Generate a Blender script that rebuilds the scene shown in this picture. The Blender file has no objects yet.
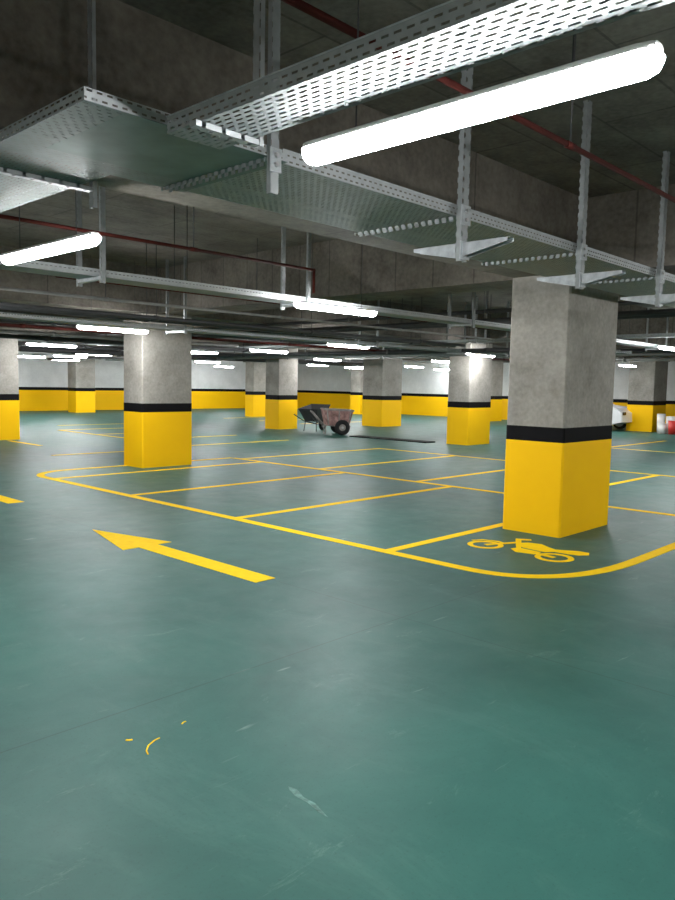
import bpy, bmesh, random
from mathutils import Vector, Matrix
from math import *
random.seed(4)
scene=bpy.context.scene
col=bpy.context.collection
try:
    scene.view_settings.view_transform='Standard'
except Exception: pass

# ------------------------------------------------------------ materials
def newmat(name):
    m=bpy.data.materials.new(name); m.use_nodes=True
    nt=m.node_tree; b=nt.nodes['Principled BSDF']
    return m,nt,b
def N(nt,t,**k):
    n=nt.nodes.new(t)
    for a,v in k.items(): setattr(n,a,v)
    return n
def simple(name,c,rough=.5,metal=0.,spec=.5,var=.12,scale=6.,bump=0.):
    m,nt,b=newmat(name)
    tc=N(nt,'ShaderNodeTexCoord'); no=N(nt,'ShaderNodeTexNoise')
    no.inputs['Scale'].default_value=scale; no.inputs['Detail'].default_value=5
    nt.links.new(tc.outputs['Object'],no.inputs['Vector'])
    cr=N(nt,'ShaderNodeValToRGB')
    cr.color_ramp.elements[0].position=.3; cr.color_ramp.elements[1].position=.7
    cr.color_ramp.elements[0].color=(*[x*(1-var) for x in c],1)
    cr.color_ramp.elements[1].color=(*[min(1,x*(1+var)) for x in c],1)
    nt.links.new(no.outputs['Fac'],cr.inputs[0]); nt.links.new(cr.outputs[0],b.inputs['Base Color'])
    b.inputs['Roughness'].default_value=rough; b.inputs['Metallic'].default_value=metal
    b.inputs['Specular IOR Level'].default_value=spec
    return m
def concrete(name,c1,c2,boards=False,bump=.6):
    m,nt,b=newmat(name)
    tc=N(nt,'ShaderNodeTexCoord')
    n1=N(nt,'ShaderNodeTexNoise'); n1.inputs['Scale'].default_value=1.5; n1.inputs['Detail'].default_value=10; n1.inputs['Roughness'].default_value=.68
    n2=N(nt,'ShaderNodeTexNoise'); n2.inputs['Scale'].default_value=22; n2.inputs['Detail'].default_value=6
    nt.links.new(tc.outputs['Object'],n1.inputs['Vector']); nt.links.new(tc.outputs['Object'],n2.inputs['Vector'])
    mx=N(nt,'ShaderNodeMath',operation='MULTIPLY_ADD'); mx.inputs[1].default_value=.35
    nt.links.new(n2.outputs['Fac'],mx.inputs[0]); nt.links.new(n1.outputs['Fac'],mx.inputs[2])
    cr=N(nt,'ShaderNodeValToRGB'); cr.color_ramp.elements[0].position=.48; cr.color_ramp.elements[1].position=.87
    cr.color_ramp.elements[0].color=(*c1,1); cr.color_ramp.elements[1].color=(*c2,1)
    nt.links.new(mx.outputs[0],cr.inputs[0])
    out=cr.outputs[0]
    if boards:
        br=N(nt,'ShaderNodeTexBrick'); br.inputs['Scale'].default_value=1; br.inputs['Brick Width'].default_value=2.4; br.inputs['Row Height'].default_value=.6
        br.inputs['Mortar Size'].default_value=.010; br.inputs['Color1'].default_value=(.85,.85,.85,1); br.inputs['Color2'].default_value=(1,1,1,1); br.inputs['Mortar'].default_value=(.5,.5,.5,1)
        nt.links.new(tc.outputs['Object'],br.inputs['Vector'])
        mm=N(nt,'ShaderNodeMix',data_type='RGBA',blend_type='MULTIPLY'); mm.inputs['Factor'].default_value=.8
        nt.links.new(out,mm.inputs['A']); nt.links.new(br.outputs['Color'],mm.inputs['B']); out=mm.outputs['Result']
    nt.links.new(out,b.inputs['Base Color'])
    bp=N(nt,'ShaderNodeBump'); bp.inputs['Strength'].default_value=bump; bp.inputs['Distance'].default_value=.012
    nt.links.new(mx.outputs[0],bp.inputs['Height']); nt.links.new(bp.outputs[0],b.inputs['Normal'])
    b.inputs['Roughness'].default_value=.85; b.inputs['Specular IOR Level'].default_value=.25
    return m
M={}
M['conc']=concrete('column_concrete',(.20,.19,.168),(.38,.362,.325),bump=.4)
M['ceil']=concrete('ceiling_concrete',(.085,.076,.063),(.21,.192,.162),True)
M['wallup']=concrete('wall_grey_plaster',(.60,.62,.61),(.74,.76,.75),bump=.2)
M['yellow']=simple('yellow_paint',(1.0,.565,.003),.6,spec=.15,var=.02,scale=3)
M['lineyellow']=simple('line_yellow_paint',(1.,.64,.006),.75,spec=.1,var=.06,scale=14)
M['black']=simple('black_paint',(.005,.005,.006),.6,spec=.1)
M['galv']=simple('galvanised_steel',(.40,.43,.44),.5,.7,var=.22,scale=18)
M['sheet']=simple('sheet_steel_floor_tint',(.13,.185,.17),.6,.7,var=.2,scale=5)  # green reflection of the floor is tinted into this steel colour
M['redpipe']=simple('red_oxide_pipe',(.065,.013,.010),.75,spec=.15,var=.25)
M['darkpipe']=simple('dark_pipe',(.035,.035,.037),.55,var=.2)
M['greypipe']=simple('grey_pipe',(.20,.20,.19),.5,var=.2)
M['housing']=simple('lamp_housing_plastic',(.62,.63,.62),.4,var=.04)
M['rubber']=simple('rubber',(.012,.012,.012),.85)
M['redcart']=simple('dirty_red_paint',(.38,.23,.21),.85,spec=.2,var=.55,scale=7)
M['greycart']=simple('cement_grey_dirt',(.30,.28,.26),.85,var=.35,scale=9)
M['white']=simple('white_car_paint',(.80,.81,.82),.25,var=.02)
M['glass']=simple('dark_glass',(.02,.025,.03),.1,var=.02)
M['chrome']=simple('wheel_metal',(.5,.5,.5),.3,.9)
M['redplastic']=simple('red_plastic',(.55,.03,.02),.4)
M['whiteplastic']=simple('white_plastic',(.75,.75,.72),.4)
M['joint']=simple('joint_cover',(.025,.028,.027),.8,spec=.1,var=.9,scale=5)
M['scuff']=simple('dry_scuff',(.105,.215,.185),.6,spec=.2,var=.5,scale=30)
def emis(name,s):
    m,nt,b=newmat(name)
    b.inputs['Base Color'].default_value=(.9,.9,.9,1)
    b.inputs['Emission Color'].default_value=(.985,.985,1,1); b.inputs['Emission Strength'].default_value=s
    return m
M['lamp']=emis('lit_diffuser',150)

def perf(name,la,ca,L=.052,Rw=.026,mort=.0075,c1=(.20,.23,.22),c2=(.36,.39,.385),metal=.6,rough=.55):
    m,nt,b=newmat(name)
    tc=N(nt,'ShaderNodeTexCoord'); sp=N(nt,'ShaderNodeSeparateXYZ'); cb=N(nt,'ShaderNodeCombineXYZ')
    nt.links.new(tc.outputs['Object'],sp.inputs[0])
    nt.links.new(sp.outputs[la],cb.inputs[0]); nt.links.new(sp.outputs[ca],cb.inputs[1])
    br=N(nt,'ShaderNodeTexBrick'); br.offset=.5
    br.inputs['Scale'].default_value=1; br.inputs['Brick Width'].default_value=L; br.inputs['Row Height'].default_value=Rw
    br.inputs['Mortar Size'].default_value=mort; br.inputs['Mortar Smooth'].default_value=0
    nt.links.new(cb.outputs[0],br.inputs['Vector'])
    no=N(nt,'ShaderNodeTexNoise'); no.inputs['Scale'].default_value=15; nt.links.new(tc.outputs['Object'],no.inputs['Vector'])
    cr=N(nt,'ShaderNodeValToRGB'); cr.color_ramp.elements[0].color=(*c1,1); cr.color_ramp.elements[1].color=(*c2,1)
    nt.links.new(no.outputs['Fac'],cr.inputs[0]); nt.links.new(cr.outputs[0],b.inputs['Base Color'])
    b.inputs['Metallic'].default_value=metal; b.inputs['Roughness'].default_value=rough
    nt.links.new(br.outputs['Fac'],b.inputs['Alpha'])
    return m
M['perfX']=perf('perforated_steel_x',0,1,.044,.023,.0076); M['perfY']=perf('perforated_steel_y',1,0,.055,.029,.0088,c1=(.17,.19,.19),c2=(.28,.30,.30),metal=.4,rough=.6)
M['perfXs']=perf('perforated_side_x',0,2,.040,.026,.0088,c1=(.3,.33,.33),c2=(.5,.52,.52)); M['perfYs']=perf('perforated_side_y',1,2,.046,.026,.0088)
dk=dict(c1=(.20,.22,.22),c2=(.38,.40,.40))
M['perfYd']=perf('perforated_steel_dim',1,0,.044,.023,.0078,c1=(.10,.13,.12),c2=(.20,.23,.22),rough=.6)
M['perfdark']=perf('perforated_plate_floor_tint',0,1,.044,.030,.0105,c1=(.10,.14,.13),c2=(.19,.23,.22),rough=.6)  # dark plate colour carries the floor's green reflection too
M['slotZx']=perf('slotted_strut_b',2,0,.06,.062,.018,**dk)
M['slotZy']=perf('slotted_strut_d',2,1,.06,.045,.014,**dk)
M['slotY']=perf('slotted_strut_c',1,0,.05,.045,.014,**dk)

def floor_mat():
    m,nt,b=newmat('green_epoxy_floor'); L=nt.links.new
    tc=N(nt,'ShaderNodeTexCoord')
    def noise(s,d=6,r=.6,dist=0,scalev=None,rot=.6):
        n=N(nt,'ShaderNodeTexNoise'); n.inputs['Scale'].default_value=s; n.inputs['Detail'].default_value=d
        n.inputs['Roughness'].default_value=r; n.inputs['Distortion'].default_value=dist
        if scalev:
            mp=N(nt,'ShaderNodeMapping'); mp.inputs['Scale'].default_value=scalev; mp.inputs['Rotation'].default_value=(0,0,rot)
            L(tc.outputs['Object'],mp.inputs[0]); L(mp.outputs[0],n.inputs['Vector'])
        else: L(tc.outputs['Object'],n.inputs['Vector'])
        return n
    def ramp(p0,c0,p1,c1,src):
        c=N(nt,'ShaderNodeValToRGB'); e=c.color_ramp.elements
        e[0].position=p0; e[0].color=(*c0,1); e[1].position=p1; e[1].color=(*c1,1); L(src,c.inputs[0]); return c
    base=ramp(.34,(.021,.094,.077),.68,(.036,.134,.110),noise(.8,10,.68,.5).outputs['Fac'])
    def mixin(prev,fac,colr,blend='MIX'):
        mx=N(nt,'ShaderNodeMix',data_type='RGBA',blend_type=blend)
        if isinstance(fac,float): mx.inputs['Factor'].default_value=fac
        else: L(fac,mx.inputs['Factor'])
        L(prev,mx.inputs['A'])
        if isinstance(colr,tuple): mx.inputs['B'].default_value=(*colr,1)
        else: L(colr,mx.inputs['B'])
        return mx.outputs['Result']
    s1=ramp(.52,(0,0,0),.78,(.45,.45,.45),noise(1.8,12,.78,1.0,(1,.45,1)).outputs['Fac'])
    c=mixin(base.outputs[0],s1.outputs[0],(.09,.20,.168))
    s2=ramp(.60,(0,0,0),.70,(.55,.55,.55),noise(3.6,12,.80,.6,(.5,1.5,1),-.5).outputs['Fac'])
    c=mixin(c,s2.outputs[0],(.14,.245,.21))
    s4=ramp(.69,(0,0,0),.75,(.6,.6,.6),noise(7.0,4,.6,.3,(.25,1.8,1),.9).outputs['Fac'])
    c=mixin(c,s4.outputs[0],(.19,.28,.25))
    s5=ramp(.58,(0,0,0),.78,(.25,.25,.25),noise(2.2,10,.7,.8,(.3,1.6,1),.2).outputs['Fac'])
    c=mixin(c,s5.outputs[0],(.015,.055,.045))
    s3=ramp(.30,(.55,.55,.55),.42,(1,1,1),noise(70,3).outputs['Fac'])
    c=mixin(c,.4,s3.outputs[0],'MULTIPLY')
    br=N(nt,'ShaderNodeTexBrick'); br.offset=0; br.inputs['Scale'].default_value=1; br.inputs['Brick Width'].default_value=3.9; br.inputs['Row Height'].default_value=3.9
    br.inputs['Mortar Size'].default_value=.005; br.inputs['Mortar Smooth'].default_value=.3
    mp=N(nt,'ShaderNodeMapping'); mp.inputs['Location'].default_value=(-.1,.75,0); L(tc.outputs['Object'],mp.inputs[0]); L(mp.outputs[0],br.inputs['Vector'])
    mm=N(nt,'ShaderNodeMath',operation='MULTIPLY'); mm.inputs[1].default_value=.5; L(br.outputs['Fac'],mm.inputs[0])
    c=mixin(c,mm.outputs[0],(.012,.04,.034))
    L(c,b.inputs['Base Color'])
    mr=N(nt,'ShaderNodeMapRange'); mr.inputs['From Min'].default_value=.3; mr.inputs['From Max'].default_value=.7; mr.inputs['To Min'].default_value=.44; mr.inputs['To Max'].default_value=.53
    L(noise(3.5,8,.65).outputs['Fac'],mr.inputs[0]); L(mr.outputs[0],b.inputs['Roughness'])
    b.inputs['Specular IOR Level'].default_value=.24
    return m
M['floor']=floor_mat()

# ------------------------------------------------------------ mesh builder
class MB:
    def __init__(s): s.bm=bmesh.new(); s.mats=[]
    def mi(s,m):
        if m not in s.mats: s.mats.append(m)
        return s.mats.index(m)
    def box(s,x0,x1,y0,y1,z0,z1,m,mat=None,bev=0):
        bm=bmesh.new(); bmesh.ops.create_cube(bm,size=1)
        bmesh.ops.scale(bm,vec=(x1-x0,y1-y0,z1-z0),verts=bm.verts)
        bmesh.ops.translate(bm,vec=((x0+x1)/2,(y0+y1)/2,(z0+z1)/2),verts=bm.verts)
        if bev: bmesh.ops.bevel(bm,geom=bm.edges[:],offset=bev,segments=2,affect='EDGES',clamp_overlap=True)
        s.merge(bm,m,mat)
    def cyl(s,p0,p1,r,m,seg=14,r2=None,mat=None,caps=True):
        p0=Vector(p0);p1=Vector(p1);d=p1-p0
        bm=bmesh.new(); bmesh.ops.create_cone(bm,cap_ends=caps,segments=seg,radius1=r,radius2=r if r2 is None else r2,depth=d.length)
        for f in bm.faces:
            if len(f.verts)==4: f.smooth=True
        q=Vector((0,0,1)).rotation_difference(d.normalized()).to_matrix().to_4x4()
        bmesh.ops.transform(bm,matrix=Matrix.Translation((p0+p1)/2)@q,verts=bm.verts); s.merge(bm,m,mat)
    def torus(s,c,axis,R,r,m,seg=24,ms=8):
        bm=bmesh.new(); rings=[]
        for i in range(seg):
            a=2*pi*i/seg; rings.append([bm.verts.new(((R+r*cos(2*pi*j/ms))*cos(a),(R+r*cos(2*pi*j/ms))*sin(a),r*sin(2*pi*j/ms))) for j in range(ms)])
        for i in range(seg):
            for j in range(ms):
                f=bm.faces.new((rings[i][j],rings[(i+1)%seg][j],rings[(i+1)%seg][(j+1)%ms],rings[i][(j+1)%ms])); f.smooth=True
        q=Vector((0,0,1)).rotation_difference(Vector(axis)).to_matrix().to_4x4()
        bmesh.ops.transform(bm,matrix=Matrix.Translation(c)@q,verts=bm.verts); s.merge(bm,m,None)
    def prism(s,pts,z0,z1,m,mat=None):
        bm=bmesh.new(); a=[bm.verts.new((p[0],p[1],z0)) for p in pts]; b=[bm.verts.new((p[0],p[1],z1)) for p in pts]
        n=len(pts); bm.faces.new(a[::-1]); bm.faces.new(b)
        for i in range(n): bm.faces.new((a[i],a[(i+1)%n],b[(i+1)%n],b[i]))
        bmesh.ops.recalc_face_normals(bm,faces=bm.faces); bmesh.ops.triangulate(bm,faces=[f for f in bm.faces if len(f.verts)>4]); s.merge(bm,m,mat)
    def strip(s,pts,w,z0,z1,m,closed=False):
        n=len(pts); Lf=[];Rt=[]
        for i in range(n):
            p=Vector(pts[i]); a=Vector(pts[i-1]) if (i>0 or closed) else None; b=Vector(pts[(i+1)%n]) if (i<n-1 or closed) else None
            d=((p-a).normalized() if a is not None else Vector((0,0)))+((b-p).normalized() if b is not None else Vector((0,0)))
            d.normalize(); k=Vector((-d.y,d.x))
            ref=(p-a).normalized() if a is not None else (b-p).normalized()
            c=max(.5,abs(d.dot(ref))); Lf.append(p+k*w/2/c); Rt.append(p-k*w/2/c)
        bm=bmesh.new(); V=[[bm.verts.new((*q,z)) for q in S] for S in (Lf,Rt) for z in (z0,z1)]
        l0,l1,r0,r1=V
        for i in range(n if closed else n-1):
            j=(i+1)%n
            bm.faces.new((r1[i],r1[j],l1[j],l1[i])); bm.faces.new((l0[i],l0[j],r0[j],r0[i]))
            bm.faces.new((l1[i],l1[j],l0[j],l0[i])); bm.faces.new((r0[i],r0[j],r1[j],r1[i]))
        if not closed:
            bm.faces.new((l0[0],r0[0],r1[0],l1[0])); bm.faces.new((l0[-1],l1[-1],r1[-1],r0[-1]))
        bmesh.ops.recalc_face_normals(bm,faces=bm.faces); s.merge(bm,m,None)
    def merge(s,bm,m,mat):
        i=s.mi(m)
        if mat is not None: bmesh.ops.transform(bm,matrix=mat,verts=bm.verts)
        for f in bm.faces: f.material_index=i
        me=bpy.data.meshes.new('tmp'); bm.to_mesh(me); bm.free(); s.bm.from_mesh(me); bpy.data.meshes.remove(me)
    def obj(s,name,origin=None,parent=None,label=None,cat=None,group=None,kind=None):
        o0=Vector(origin) if origin is not None else Vector((0,0,0))
        if origin is None:
            vs=[v.co for v in s.bm.verts]
            lo=Vector([min(v[k] for v in vs) for k in range(3)]); hi=Vector([max(v[k] for v in vs) for k in range(3)])
            o0=Vector(((lo.x+hi.x)/2,(lo.y+hi.y)/2,lo.z))
        bmesh.ops.translate(s.bm,vec=-o0,verts=s.bm.verts)
        me=bpy.data.meshes.new(name); s.bm.to_mesh(me); s.bm.free()
        for m in s.mats: me.materials.append(M[m])
        ob=bpy.data.objects.new(name,me); col.objects.link(ob); ob.location=o0
        if parent is not None:
            ob.parent=parent; ob.location=o0-parent.location
        tag(ob,label,cat,group,kind); return ob
def tag(ob,label=None,cat=None,group=None,kind=None):
    if label: ob['label']=label
    if cat: ob['category']=cat
    if group: ob['group']=group
    if kind: ob['kind']=kind
def empty(name,loc,**k):
    e=bpy.data.objects.new(name,None); e.location=loc; e.empty_display_size=.1; col.objects.link(e); tag(e,**k); return e
def clone(top,loc,rotz=0,label=None):
    t=top.copy(); t.location=loc; t.rotation_euler=(0,0,rotz); col.objects.link(t)
    if label: t['label']=label
    for c in top.children:
        k=c.copy(); k.parent=t; col.objects.link(k)
    return t

# ------------------------------------------------------------ shell
CZ=3.6; BZ=2.80
XW,YW=32.6,36.2; X0,Y0=-7.,-7.
b=MB(); b.box(X0-.3,XW+.3,Y0-.3,YW+.3,-.2,0,'floor'); b.obj('floor',origin=(0,0,0),label='green epoxy coated parking floor with scuffs',kind='structure')
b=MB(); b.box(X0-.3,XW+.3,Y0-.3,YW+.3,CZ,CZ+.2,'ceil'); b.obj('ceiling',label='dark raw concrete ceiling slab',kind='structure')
def wall(name,x0,x1,y0,y1):
    b=MB(); b.box(x0,x1,y0,y1,0,1.02,'yellow'); b.box(x0,x1,y0,y1,1.02,1.17,'black'); b.box(x0,x1,y0,y1,1.17,CZ,'wallup')
    b.obj(name,label='pale grey wall with yellow lower band and black stripe',kind='structure')
wall('wall_north',X0,XW,YW,YW+.3); wall('wall_east',XW,XW+.3,Y0,YW)
wall('wall_south',X0,XW,Y0-.3,Y0); wall('wall_west',X0-.3,X0,Y0,YW)

# ------------------------------------------------------------ columns
def column(x0,x1,y0,y1,top=BZ):
    b=MB()
    z=[(0,1.02,'yellow'),(1.02,1.18,'black'),(1.18,top,'conc')]
    for a,c,m in z:
        e=.004 if m!='conc' else 0
        ch=.018
        pts=[(x0-e+ch,y0-e),(x1+e-ch,y0-e),(x1+e,y0-e+ch),(x1+e,y1+e-ch),(x1+e-ch,y1+e),(x0-e+ch,y1+e),(x0-e,y1+e-ch),(x0-e,y0-e+ch)]
        b.prism(pts,a,c,m)
    b.obj('concrete_column',label='square concrete column with yellow base and black band',cat='column',group='concrete columns of the car park')
cols=[(7.4,8.6,3.72,4.42),(7.42,8.50,11.93,12.58),(7.4,8.45,19.45,20.1),
(17.2,18.3,11.45,12.15),(17.3,18.2,19.25,19.95),(17.3,18.3,26.9,27.6),(17.3,18.3,33.6,34.4),
(21.9,23.1,18.5,19.5),(22.6,23.4,26.9,27.5),(22.3,23.3,11.4,12.1),(30.0,31.2,18.9,19.7),(29.0,30.3,11.0,12.0),(30,31,26.9,27.6)]
for c in cols: column(*c)

# beams
by=[4.07,12.1,19.6,27.25,34]; bx=[-1.8,8.,17.8,22.7,29.9]
for y in by:
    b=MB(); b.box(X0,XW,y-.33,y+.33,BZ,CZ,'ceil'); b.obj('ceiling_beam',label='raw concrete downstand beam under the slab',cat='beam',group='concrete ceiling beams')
ys=[Y0]+by+[YW]
for x in bx:
    for i in range(len(ys)-1):
        a=ys[i]+(.33 if i>0 else 0); c=ys[i+1]-(.33 if i<len(ys)-2 else 0)
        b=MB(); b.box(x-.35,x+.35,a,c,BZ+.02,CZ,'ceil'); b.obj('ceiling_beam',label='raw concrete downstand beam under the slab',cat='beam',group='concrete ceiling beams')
def topz(x,y):
    for q in by:
        if abs(y-q)<.34: return BZ
    for q in bx:
        if abs(x-q)<.36: return BZ+.02
    return CZ

# ------------------------------------------------------------ floor markings
Z0,Z1=.0,.003
def mark(pts,w=.11,label='yellow painted parking bay line'):
    b=MB(); b.strip(pts,w,Z0,Z1,'lineyellow'); return b.obj('floor_line',label=label,cat='floor marking',group='parking bay lines')
out=[(9.92,12.5)]
r=.75; cx,cy=5.5+r,12.5-r
for i in range(13): a=pi/2+i*pi/2/12; out.append((cx+r*cos(a),cy+r*sin(a)))
rx,ry=1.6,1.05; cx,cy=5.5+rx,2.72+ry; e_=2/2.7
for i in range(21):
    a=i*pi/2/20; out.append((cx-rx*max(0,cos(a))**e_, cy-ry*max(0,sin(a))**e_))
out.append((9.92,2.72))
mark(out,.12,'long yellow border line with rounded corners around bays')
for y in (4.55,6.87,9.2,11.5): mark([(5.56,y),(9.86,y)])
mark([(9.92,2.78),(9.92,12.44)],.12)
for y in (3.0,5.3,7.6,9.9,12.2): mark([(9.98,y),(14.34,y)])
mark([(14.4,3.0),(14.4,12.25)])
mark([(7.2,15.05),(8.9,15.0)]); mark([(8.05,17.4),(8.05,19.2)])
for y in (15.5,17.8,20.1,22.4): mark([(11.01,y),(14.3,y)])
mark([(10.95,15.45),(10.95,22.4)])
for y in (4.2,6.5,8.8): mark([(20.01,y),(24.4,y)])
mark([(19.95,4.2),(19.95,9.5)])
for y in (21.5,24,26.4): mark([(20.5,y),(25,y)])
mark([(12.,24.6),(16.,24.6)])
b=MB(); b.prism([(3.84,4.52),(4.05,4.52),(4.05,6.25),(4.21,6.25),(3.94,7.32),(3.67,6.25),(3.84,6.25)],Z0,Z1,'lineyellow')
b.obj('direction_arrow_marking',label='yellow direction arrow painted on green floor',cat='floor marking',group='direction arrows')
b=MB(); b.prism([(3.98,9.55),(4.19,9.55),(4.19,11.1),(4.35,11.1),(4.08,12.15),(3.82,11.1),(3.98,11.1)],Z0,Z1,'lineyellow')
b.obj('direction_arrow_marking',label='yellow direction arrow painted on green floor',cat='floor marking',group='direction arrows')
# motorcycle pictogram
b=MB()
def mw(a,c): return (6.50+c, 4.07-a)
def ring(a,c,R,w):
    b.strip([mw(a+R*cos(t*2*pi/28),c+R*sin(t*2*pi/28)) for t in range(28)],w,Z0,Z1,'lineyellow',closed=True)
ring(0,0,.155,.055); ring(.76,0,.155,.055)
P=[(.17,.30),(.24,.42),(.38,.46),(.50,.38),(.60,.33),(.80,.44),(.90,.44),(.94,.35),(.88,.26),(.78,.235),(.64,.235),(.58,.15),(.33,.17),(.24,.23)]
b.prism([mw(*p) for p in P],Z0,Z1,'lineyellow')
b.prism([mw(*p) for p in [(.30,.135),(.56,.115),(.56,-.02),(.38,-.06),(.27,.04)]],Z0,Z1,'lineyellow')
b.strip([mw(0,0),mw(.17,.36),mw(.09,.50),mw(.20,.57)],.06,Z0+.0003,Z1+.0003,'lineyellow')
b.strip([mw(.50,.04),mw(.76,0)],.06,Z0+.0003,Z1+.0003,'lineyellow')
b.strip([mw(.22,.27),mw(.35,.06)],.05,Z0+.0006,Z1+.0006,'lineyellow')
b.strip([mw(-.21,.08),mw(-.15,.19),mw(0,.235),mw(.08,.21)],.04,Z0+.0003,Z1+.0003,'lineyellow')
b.obj('motorcycle_marking',label='yellow motorcycle pictogram painted beside column',cat='floor marking')
# paint scraps
def scrap(pts,w,l):
    b=MB(); b.strip(pts,w,0,.002,'lineyellow'); b.obj('paint_scrap',label=l,cat='paint mark',group='yellow paint scraps')
scrap([(1.70,2.70),(1.712,2.732),(1.745,2.768),(1.79,2.79),(1.82,2.795)],.006,'thin curved yellow paint scrap on floor')
scrap([(1.70,2.88),(1.712,2.868),(1.724,2.864)],.011,'short yellow paint dab on floor')
scrap([(1.97,2.84),(1.985,2.85),(2.0,2.85)],.006,'tiny yellow paint dab on floor')
b=MB(); b.prism([(1.955,2.09),(1.965,2.05),(1.945,1.99),(1.947,1.93),(1.925,1.86),(1.915,1.83),(1.913,1.87),(1.928,1.95),(1.926,2.02),(1.942,2.07)],0,.0008,'scuff')
b.obj('scuff_mark',label='pale dried scuff smear on green floor',cat='scuff mark')
b=MB(); b.box(16.85,17.3,12.6,15.5,0,.03,'joint'); b.obj('joint_cover_strip',label='dark dirty expansion joint strip across floor',cat='floor strip')

# ------------------------------------------------------------ lamps
LL=1.28; LZ=2.45
def make_lamp():
    e=empty('fluorescent_lamp',(0,0,0),cat='lamp',group='ceiling tube lamps')
    e['label']='lit white waterproof fluorescent tube fixture under ceiling'
    def shell(prof,m,nm,L):
        bm=bmesh.new(); rings=[]
        for x,s in ((-L/2,.55),(-L/2+.012,.85),(-L/2+.04,1),(L/2-.04,1),(L/2-.012,.85),(L/2,.55)):
            rings.append([bm.verts.new((x,y*s,z*(s if z<0 else 1))) for y,z in prof])
        n=len(prof)
        for i in range(5):
            for j in range(n):
                f=bm.faces.new((rings[i][j],rings[i+1][j],rings[i+1][(j+1)%n],rings[i][(j+1)%n])); f.smooth=True
        bm.faces.new(rings[0]); bm.faces.new(rings[-1][::-1])
        bmesh.ops.recalc_face_normals(bm,faces=bm.faces)
        b=MB(); b.merge(bm,m,None); return b.obj(nm,origin=(0,0,0),parent=e)
    shell([(.050*cos(pi+pi*i/8),.055*sin(pi+pi*i/8)) for i in range(9)],'lamp','diffuser',LL)
    shell([(-.054,.001),(.054,.001),(.047,.018),(.03,.024),(-.03,.024),(-.047,.018)],'housing','housing',LL-.01)
    for x in (-.4,.4):
        b=MB(); b.cyl((x,0,.023),(x,0,1.023),.003,'darkpipe',8); b.obj('suspension_rod',origin=(x,0,.023),parent=e)
    return e
lamps=[(1.98,1.42,1),(2.30,4.84,1),(6.15,5.88,0),(6.55,11.4,0),(12.1,11.2,0),(8.8,18.3,0),(13.5,26.6,0),(13.0,17.9,0),(18.8,18.4,0),
(17.0,11.0,0),(15.6,5.6,0),(26.2,10.9,0),(12.1,5.7,0),(10.8,26.5,0),(19.7,26.5,0),(25.5,22.8,0),(25.5,16.5,0),(28.,14.3,0),(21.2,15.2,0),
(12.5,32,0),(15.9,31.8,0),(20.3,31.5,0),(27.5,30.5,0),(20.9,7.0,0),(26.5,6.0,0),(9.4,23.5,0),(28.5,23.5,0),(24.3,12.9,0),(20.7,22.9,0),(12.6,23.2,0),
(2.0,-2.2,1),(-2.9,3.0,1),(-2.9,-2.5,1),(5.2,-1.,0),(-.9,9.3,1),(9.6,.4,0),(2.3,9.6,1),(3,17,0),(9.6,30.5,0),(24.5,27.9,0),(26.8,20.8,0),(13.3,15.2,0),(31.4,16.5,1),(26.,33.5,0),(19.4,29.5,0),(24.2,24.3,0),(13.,29.,0),(31.5,22.5,1),(28.5,26.0,0),(13.5,.6,0)]  # includes unseen fixtures added behind and beside the view to light floor and column
proto=make_lamp(); first=True
for x,y,rt in lamps:
    if first:
        proto.location=(x,y,LZ); proto.rotation_euler=(0,0,pi/2 if rt else 0); L_=proto; first=False
    else: L_=clone(proto,(x,y,LZ),pi/2 if rt else 0)
    for c in L_.children:
        if c.name.startswith('suspension'):
            lx=c.location.x; wx,wy=(x,y+lx) if rt else (x+lx,y)
            c.scale=(1,1,topz(wx,wy)-LZ-.023+.001)

# ------------------------------------------------------------ cable trays
TZ=2.57; T1=2.53
def tray(name,axis,a0,a1,c0,c1,z,h=.06,label='perforated galvanised cable tray under the ceiling',base=None):
    ctr=((a0+a1)/2,(c0+c1)/2,z) if axis=='x' else ((c0+c1)/2,(a0+a1)/2,z)
    e=empty(name,ctr,label=label,cat='cable tray',group='cable trays')
    t=.0015
    def bx(A0,A1,C0,C1,Z0_,Z1_,m,nm):
        b=MB()
        if axis=='x': b.box(A0,A1,C0,C1,Z0_,Z1_,m)
        else: b.box(C0,C1,A0,A1,Z0_,Z1_,m)
        b.obj(nm,parent=e)
    bm_,sm=('perfX','perfXs') if axis=='x' else ('perfY','perfYs')
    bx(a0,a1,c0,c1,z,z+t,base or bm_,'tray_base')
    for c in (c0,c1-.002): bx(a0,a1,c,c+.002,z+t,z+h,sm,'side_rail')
    for c in (c0-.003,c1-.009): bx(a0,a1,c,c+.012,z+h,z+h+.004,'galv','rail_lip')
    return e
tray('cable_tray','y',-3.,2.5,1.665,1.915,T1)
tray('cable_tray','x',2.3,24.,2.55,3.3,TZ)
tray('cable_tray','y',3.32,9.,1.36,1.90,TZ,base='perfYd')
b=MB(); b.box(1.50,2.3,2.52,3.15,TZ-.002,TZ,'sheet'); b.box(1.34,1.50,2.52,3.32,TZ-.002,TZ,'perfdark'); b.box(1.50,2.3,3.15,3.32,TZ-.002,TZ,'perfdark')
b.box(1.34,2.3,2.52,2.522,TZ,TZ+.045,'perfXs'); b.box(1.34,1.342,2.522,3.32,TZ,TZ+.045,'perfYs')
b.obj('tray_junction_plate',label='dark sheet steel junction joining perforated cable trays',cat='cable tray')
tray('cable_tray','x',2.2,26.,6.15,6.45,2.5)
tray('cable_tray','x',2.2,15.4,10.35,10.75,2.42)
tray('cable_tray','y',3.6,32,14.5,14.8,2.60)
tray('cable_tray','y',6.7,28,15.7,16.3,2.37)
tray('cable_tray','x',9,30,22.2,22.5,2.70)

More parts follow.
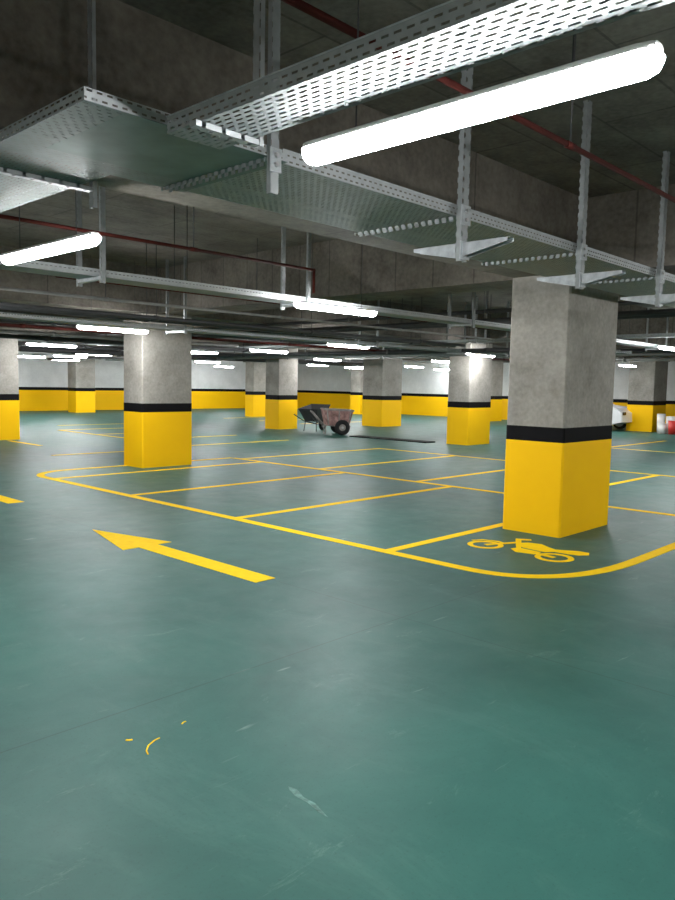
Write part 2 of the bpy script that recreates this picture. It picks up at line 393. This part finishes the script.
# slotted strut hangers with small cantilever arms
def post(b,x,y,z0,z1,w=.06,d=.04):
    b.box(x-w/2,x+w/2,y,y+.002,z0,z1,'slotZx')
    for s in (-1,1): b.box(x+s*w/2-.001,x+s*w/2+.001,y+.002,y+d,z0,z1,'slotZy')
HL='slotted galvanised strut hanger carrying a cable tray'
def hanger_big(x,y0=2.49):
    y1=3.32; z=TZ; dr=.26 if x>3 else .16; w=.06 if x>3 else .045
    e=empty('tray_hanger',(x,(y0+y1)/2,z),label=HL,cat='hanger',group='cable tray hangers')
    b=MB(); post(b,x,y0,z-dr,topz(x,y0+.01),w,.04 if x>3 else .026); b.obj('hanger_post',parent=e)
    b=MB(); b.box(x-.02,x+.02,y0+.04,y1,z-.005,z-.003,'slotY')
    for s in (-1,1): b.box(x+s*.02-.001,x+s*.02+.001,y0+.04,y1,z-.022,z-.005,'slotY')
    b.obj('cross_strut',parent=e)
    R_=Matrix.Translation((x+.032,y0,z-.24))@Matrix(((0,0,1,0),(1,0,0,0),(0,1,0,0),(0,0,0,1)))
    for sg in (1,-1):
        if x<3 : continue
        L_=.30
        b=MB()
        pts=[(.0,.0),(.0,.08),(sg*L_,.08),(sg*L_,.06)] if sg<0 else [(.04,.0),(L_+.04,.06),(L_+.04,.08),(.04,.08)]
        b.prism(pts,-.062,-.060,'galv',R_); b.prism(pts,-.002,0,'galv',R_)
        a0,a1=(y0-L_,y0) if sg<0 else (y0+.04,y0+.04+L_)
        b.box(x-.030,x+.032,a0,a1,z-.162,z-.16,'galv')
        b.obj('cantilever_arm',parent=e)
    for za,zb in ((z-.06,z+.05),(z-.25,z-.15)) if x>3 else ((z-.07,z+.03),):
        hw=.045 if x>3 else .032
        b=MB(); b.box(x-hw,x+hw,y0-.006,y0,za,zb,'galv')
        for zz in (za+.03,zb-.03): b.cyl((x,y0-.018,zz),(x,y0-.004,zz),.011,'chrome',6)
        b.obj('bolt_plate',parent=e)
for x in (2.20,3.64,5.12,6.6,9.6,11.1,12.6,15.6,20.2): hanger_big(x)
def hanger(x,y0,y1,z,drop=.12):
    e=empty('tray_hanger',(x,(y0+y1)/2,z),label=HL,cat='hanger',group='cable tray hangers')
    for y in (y0,y1-.03):
        b=MB(); post(b,x,y,z-drop,topz(x,y+.01),.045,.03); b.obj('hanger_post',parent=e)
    b=MB(); b.box(x-.025,x+.025,y0+.03,y1-.03,z-.03,z-.001,'galv'); b.obj('cross_strut',parent=e)
for x in (3.4,5.9,9.2,12.6,16.6): hanger(x,6.08,6.53,2.5,.06)
for x in (3.,7.2,12.,15.2): hanger(x,10.28,10.82,2.42,.05)
for x in (10.5,13.5,16.6,19.,24.): hanger(x,22.12,22.58,2.70)
def hangerx(y,x0,x1,z,drop=.03,single=False):
    e=empty('tray_hanger',((x0+x1)/2,y,z),label=HL,cat='hanger',group='cable tray hangers')
    for s in ((x1-.022,) if single else (x0,x1-.022)):
        b=MB(); b.box(s,s+.002,y-.022,y+.022,z-drop,topz(s,y),'slotZy')
        for q in (-.022,.020): b.box(s+.002,s+.022,y+q,y+q+.002,z-drop,topz(s,y),'slotZx')
        b.obj('hanger_post',parent=e)
    b=MB(); b.box(x0+(0 if single else .022),x1-.022,y-.02,y+.02,z-.022,z-.001,'slotY'); b.obj('cross_strut',parent=e)
for y in (2.30,.3,-1.3): hangerx(y,1.64,1.955,T1,.025,True)
for y in (3.62,5.0,6.4,7.8): hangerx(y,1.28,1.98,TZ,.10)
for y in (5.0,7.5,9.5,13.5,16.5,21): hangerx(y,14.44,14.86,2.60)
for y in (8,9.4,13.2,17,20.5): hangerx(y,15.62,16.38,2.37,.06)

# ------------------------------------------------------------ pipes
def pipe(pts,r,m,label,grp='ceiling pipes',name='ceiling_pipe'):
    b=MB()
    for i in range(len(pts)-1): b.cyl(pts[i],pts[i+1],r,m,14)
    for p in pts[1:-1]:
        bm=bmesh.new(); bmesh.ops.create_uvsphere(bm,u_segments=12,v_segments=8,radius=r*1.15); bmesh.ops.translate(bm,vec=p,verts=bm.verts); b.merge(bm,m,None)
    p0,p1=Vector(pts[0]),Vector(pts[1]); n=int((p1-p0).length/3)
    for i in range(1,n+1):
        q=p0.lerp(p1,i/(n+.5)); d=(p1-p0).normalized()
        if abs(d.z)<.1:
            b.cyl(q-d*.04,q+d*.04,r*1.25,m,14); t=topz(q.x,q.y)
            if t>q.z+r: b.cyl((q.x,q.y,q.z+r),(q.x,q.y,t),.005,'darkpipe',6)
    return b.obj(name,label=label,cat='pipe',group=grp)
rl='dark red painted sprinkler pipe under the slab'
pipe([(-1.4,1.92,2.86),(7.6,1.92,2.86)],.015,'redpipe',rl)
pipe([(1.0,5.55,2.75),(5.45,5.55,2.75),(5.45,5.55,2.52)],.015,'redpipe',rl)
pipe([(4.0,8.2,2.75),(26,8.2,2.75)],.02,'redpipe',rl)
gl='thin grey conduit pipe under the slab'; dl='dark service pipe under the beams'
pipe([(2,7.2,2.70),(28,7.2,2.70)],.012,'greypipe',gl)
pipe([(2,7.45,2.66),(28,7.45,2.66)],.012,'greypipe',gl)
pipe([(2,9.0,2.64),(28,9.0,2.64)],.02,'greypipe',gl)
pipe([(3,9.5,2.5),(14,9.5,2.5)],.03,'darkpipe',dl)
pipe([(3,9.75,2.5),(14,9.75,2.5)],.04,'darkpipe',dl)
pipe([(11.2,3.5,2.70),(11.2,25.5,2.70)],.05,'darkpipe',dl)
pipe([(10.9,3.5,2.70),(10.9,25.5,2.70)],.04,'darkpipe',dl)
pipe([(9.9,3.5,2.74),(9.9,21.8,2.74)],.03,'darkpipe',dl)
pipe([(4,14.6,2.72),(30,14.6,2.72)],.05,'darkpipe',dl)
pipe([(4,14.9,2.5),(12,14.9,2.5)],.04,'greypipe',dl)
pipe([(4,16,2.72),(30,16,2.72)],.04,'greypipe',gl)
pipe([(5,16.6,2.5),(15,16.6,2.5)],.05,'darkpipe',dl)
pipe([(10,24.8,2.72),(30,24.8,2.72)],.06,'darkpipe',dl)
pipe([(19.6,3.5,2.6),(19.6,18.0,2.6)],.06,'darkpipe',dl)
pipe([(19.3,3.5,2.5),(19.3,18.0,2.5)],.04,'greypipe',dl)
pipe([(16.8,12.8,2.5),(16.8,21.8,2.5)],.05,'darkpipe',dl)
pipe([(24.9,3.5,2.6),(24.9,12.2,2.6)],.07,'greypipe',dl)
pipe([(2.6,13.1,2.5),(23.2,13.1,2.5)],.03,'redpipe',rl)
pipe([(15.2,6.7,2.45),(15.2,32,2.45)],.05,'darkpipe',dl)
pipe([(9,20.6,2.4),(25.5,20.6,2.4)],.08,'darkpipe',dl)

# ------------------------------------------------------------ construction cart
CX,CY=17.35,16.5
e=empty('concrete_cart',(CX,CY,0),label='dirty red and grey two wheeled concrete cart',cat='cart')
T=Matrix.Translation((CX,CY,0))@Matrix.Rotation(radians(-38),4,'Z')@Matrix.Diagonal((.92,.92,.90,1))
b=MB()
bm=bmesh.new()
lo=[(-.42,-.38,.34),(.36,-.38,.30),(.36,.38,.30),(-.42,.38,.34)]; hi=[(-.52,-.46,.88),(.48,-.46,.84),(.48,.46,.84),(-.52,.46,.88)]
vl=[bm.verts.new(v) for v in lo]; vh=[bm.verts.new(v) for v in hi]
inn=[bm.verts.new((v[0]*.96,v[1]*.95,v[2])) for v in hi]; inl=[bm.verts.new((v[0]*.95,v[1]*.93,v[2]+.03)) for v in lo]
bm.faces.new(vl[::-1]); bm.faces.new(inl)
for i in range(4):
    j=(i+1)%4
    bm.faces.new((vl[i],vl[j],vh[j],vh[i])); bm.faces.new((vh[i],vh[j],inn[j],inn[i])); bm.faces.new((inn[i],inn[j],inl[j],inl[i]))
b.merge(bm,'redcart',T)
for s in (-1,1):
    for x in (-.36,0,.34): b.cyl(T@Vector((x,s*.385,.36)),T@Vector((x*1.15,s*.47,.85)),.02,'greycart',6)
b.obj('tub',parent=e,label='dirty red metal tub')
b=MB()
for s in (-1,1):
    b.cyl(T@Vector((-.9,s*.33,.80)),T@Vector((-.5,s*.30,.34)),.02,'greycart',10)
    b.cyl(T@Vector((-.5,s*.30,.34)),T@Vector((.42,s*.30,.30)),.025,'greycart',10)
    b.cyl(T@Vector((.50,s*.46,.85)),T@Vector((-.54,s*.46,.89)),.025,'greycart',8)
    b.cyl(T@Vector((-.42,s*.25,.34)),T@Vector((-.45,s*.25,.0)),.018,'greycart',8)
b.cyl(T@Vector((-.9,-.33,.80)),T@Vector((-.9,.33,.80)),.02,'greycart',10)
b.cyl(T@Vector((.50,-.46,.85)),T@Vector((.50,.46,.85)),.025,'greycart',8)
b.cyl(T@Vector((-.44,-.25,.05)),T@Vector((-.44,.25,.05)),.014,'greycart',8)
b.cyl(T@Vector((.10,-.52,.27)),T@Vector((.10,.52,.27)),.025,'greycart',8)
b.obj('frame',parent=e)
ax=(T.to_3x3()@Vector((0,1,0))).normalized()
for s in (-1,1):
    b=MB(); c=T@Vector((.10,s*.54,.27)); b.torus(c,ax,.165,.078,'rubber')
    b.cyl(c-ax*.04,c+ax*.04,.125,'greycart',20); b.cyl(c-ax*.08,c+ax*.08,.035,'chrome',12)
    b.obj('wheel',parent=e,label='black tyre wheel with dusty rim')
# wheelbarrow behind
WX,WY=17.85,18.05
T=Matrix.Translation((WX,WY,0))@Matrix.Rotation(radians(15),4,'Z')@Matrix.Diagonal((.9,1,.92,1))
e=empty('wheelbarrow',(WX,WY,0),label='dark dirty steel wheelbarrow standing behind cart',cat='wheelbarrow')
b=MB(); bm=bmesh.new()
lo=[(-.3,-.2,.36),(.2,-.2,.34),(.2,.2,.34),(-.3,.2,.36)]; hi=[(-.48,-.38,.82),(.5,-.38,.98),(.5,.38,.98),(-.48,.38,.82)]
vl=[bm.verts.new(v) for v in lo]; vh=[bm.verts.new(v) for v in hi]; bm.faces.new(vl[::-1])
for i in range(4): bm.faces.new((vl[i],vl[(i+1)%4],vh[(i+1)%4],vh[i]))
b.merge(bm,'darkpipe',T); b.obj('tub',parent=e)
b=MB()
for s in (-1,1):
    b.cyl(T@Vector((.62,s*.05,.2)),T@Vector((-.3,s*.22,.36)),.017,'darkpipe',8); b.cyl(T@Vector((-.3,s*.22,.36)),T@Vector((-.9,s*.3,.62)),.017,'darkpipe',8)
    b.cyl(T@Vector((-.25,s*.21,.36)),T@Vector((-.3,s*.24,.0)),.015,'darkpipe',8)
b.obj('frame',parent=e)
b=MB(); ax=(T.to_3x3()@Vector((0,1,0))).normalized(); c=T@Vector((.62,0,.218)); b.torus(c,ax,.15,.05,'rubber'); b.cyl(c-ax*.04,c+ax*.04,.1,'greycart',16); b.obj('wheel',parent=e)

# ------------------------------------------------------------ car
def car(cx,cy,rz):
    T=Matrix.Translation((cx,cy,0))@Matrix.Rotation(rz,4,'Z')
    e=empty('car',(cx,cy,0),label='white hatchback car parked beyond the columns',cat='car')
    prof=[(-2.05,.35),(-2.08,.75),(-1.98,1.0),(-1.6,1.42),(-.9,1.5),(.1,1.48),(.75,1.2),(1.05,.98),(1.8,.88),(2.05,.7),(2.08,.35),(1.7,.25),(-1.7,.25)]
    bm=bmesh.new(); rows=[]
    for y,s in ((-.86,.0),(-.82,1),(.82,1),(.86,0)):
        rows.append([bm.verts.new((x*(.985 if not s else 1),y*(1-.16*max(0,(z-.95)/.55)),z*(.985 if not s else 1)+(.0 if s else .01))) for x,z in prof])
    n=len(prof)
    for i in range(3):
        for j in range(n):
            f=bm.faces.new((rows[i][j],rows[i][(j+1)%n],rows[i+1][(j+1)%n],rows[i+1][j])); 
    bm.faces.new(rows[0][::-1]); bm.faces.new(rows[-1]); bmesh.ops.recalc_face_normals(bm,faces=bm.faces)
    b=MB(); b.merge(bm,'white',T); b.obj('body',parent=e)
    for s in (-1,1):
        b=MB()
        P=[(-1.55,1.0),(-1.4,1.36),(-.9,1.43),(.05,1.41),(.85,1.0)]
        bm=bmesh.new(); vs=[bm.verts.new((x,s*(.875-.16*.9*max(0,(z-.95)/.55)),z)) for x,z in P]; bm.faces.new(vs if s<0 else vs[::-1]); b.merge(bm,'glass',T)
        b.obj('side_window',parent=e)
    b=MB(); bm=bmesh.new(); vs=[bm.verts.new(v) for v in ((.19,-.66,1.45),(.19,.66,1.45),(1.0,.76,1.03),(1.0,-.76,1.03))]; bm.faces.new(vs); bmesh.ops.translate(bm,vec=(.02,0,.015),verts=bm.verts); b.merge(bm,'glass',T)
    b.obj('windscreen',parent=e)
    ax=T.to_3x3()@Vector((0,1,0))
    for s in (-.66,.66):
        b=MB(); b.box(2.05,2.09,s-.14,s+.14,.62,.74,'glass',T,bev=.01); b.obj('headlight',parent=e)
    for x in (-1.3,1.3):
        for s in (-.8,.8):
            b=MB(); c=T@Vector((x,s,.31)); b.torus(c,ax,.23,.08,'rubber'); b.cyl(c-ax*.07,c+ax*.07,.2,'chrome',18); b.obj('wheel',parent=e)
car(28.9,13.85,radians(-90))

# ------------------------------------------------------------ items near far column
def bucket(x,y,m,lab,h=.36,r=.17):
    e=empty('paint_bucket',(x,y,0),label=lab,cat='bucket',group='paint buckets by the column')
    b=MB(); b.cyl((x,y,0),(x,y,h),r*.88,m,20,r2=r); b.torus((x,y,h-.01),(0,0,1),r,.01,m,20,6); b.obj('pail',parent=e)
    b=MB(); b.cyl((x,y,h),(x,y,h+.015),r*.98,'whiteplastic',20); b.obj('lid',parent=e)
bucket(28.35,10.38,'whiteplastic','white plastic paint bucket with lid on floor')
bucket(28.3,9.98,'redplastic','red plastic paint bucket with lid on floor',.5)
bucket(28.75,10.22,'whiteplastic','tall white plastic paint bucket with lid on floor',.62)
bucket(28.85,10.62,'whiteplastic','tall white plastic paint bucket with lid on floor',.7,.15)
b=MB(); b.cyl((28.7,9.75,0),(28.7,9.75,.7),.11,'redplastic',16); b.cyl((28.7,9.75,.7),(28.7,9.75,.79),.11,'redplastic',16,r2=.03); b.cyl((28.7,9.75,.79),(28.7,9.75,.87),.025,'black',10)
b.cyl((28.7,9.75,.82),(28.56,9.68,.4),.014,'black',8); b.box(28.62,28.78,9.735,9.765,.85,.88,'black')
b.obj('fire_extinguisher',label='red fire extinguisher standing on the floor',cat='fire extinguisher')

# ------------------------------------------------------------ world & camera
w=bpy.data.worlds.new('world'); scene.world=w; w.use_nodes=True
w.node_tree.nodes['Background'].inputs[0].default_value=(.5,.6,.65,1); w.node_tree.nodes['Background'].inputs[1].default_value=.05
f=750.;roll=radians(1.1);pitch=atan(66/750);th=radians(43.5)
F=Vector((cos(th)*cos(pitch),sin(th)*cos(pitch),-sin(pitch))); R=Vector((sin(th),-cos(th),0)); U=R.cross(F)
Xc=R*cos(roll)+U*sin(roll); Yc=-R*sin(roll)+U*cos(roll); Zc=-F
cd=bpy.data.cameras.new('camera'); cam=bpy.data.objects.new('camera',cd); col.objects.link(cam)
cd.sensor_fit='VERTICAL'; cd.sensor_height=24; cd.lens=20; cd.clip_end=200
mw_=Matrix((Xc,Yc,Zc)).transposed().to_4x4(); mw_.translation=(0,0,1.6); cam.matrix_world=mw_
scene.camera=cam
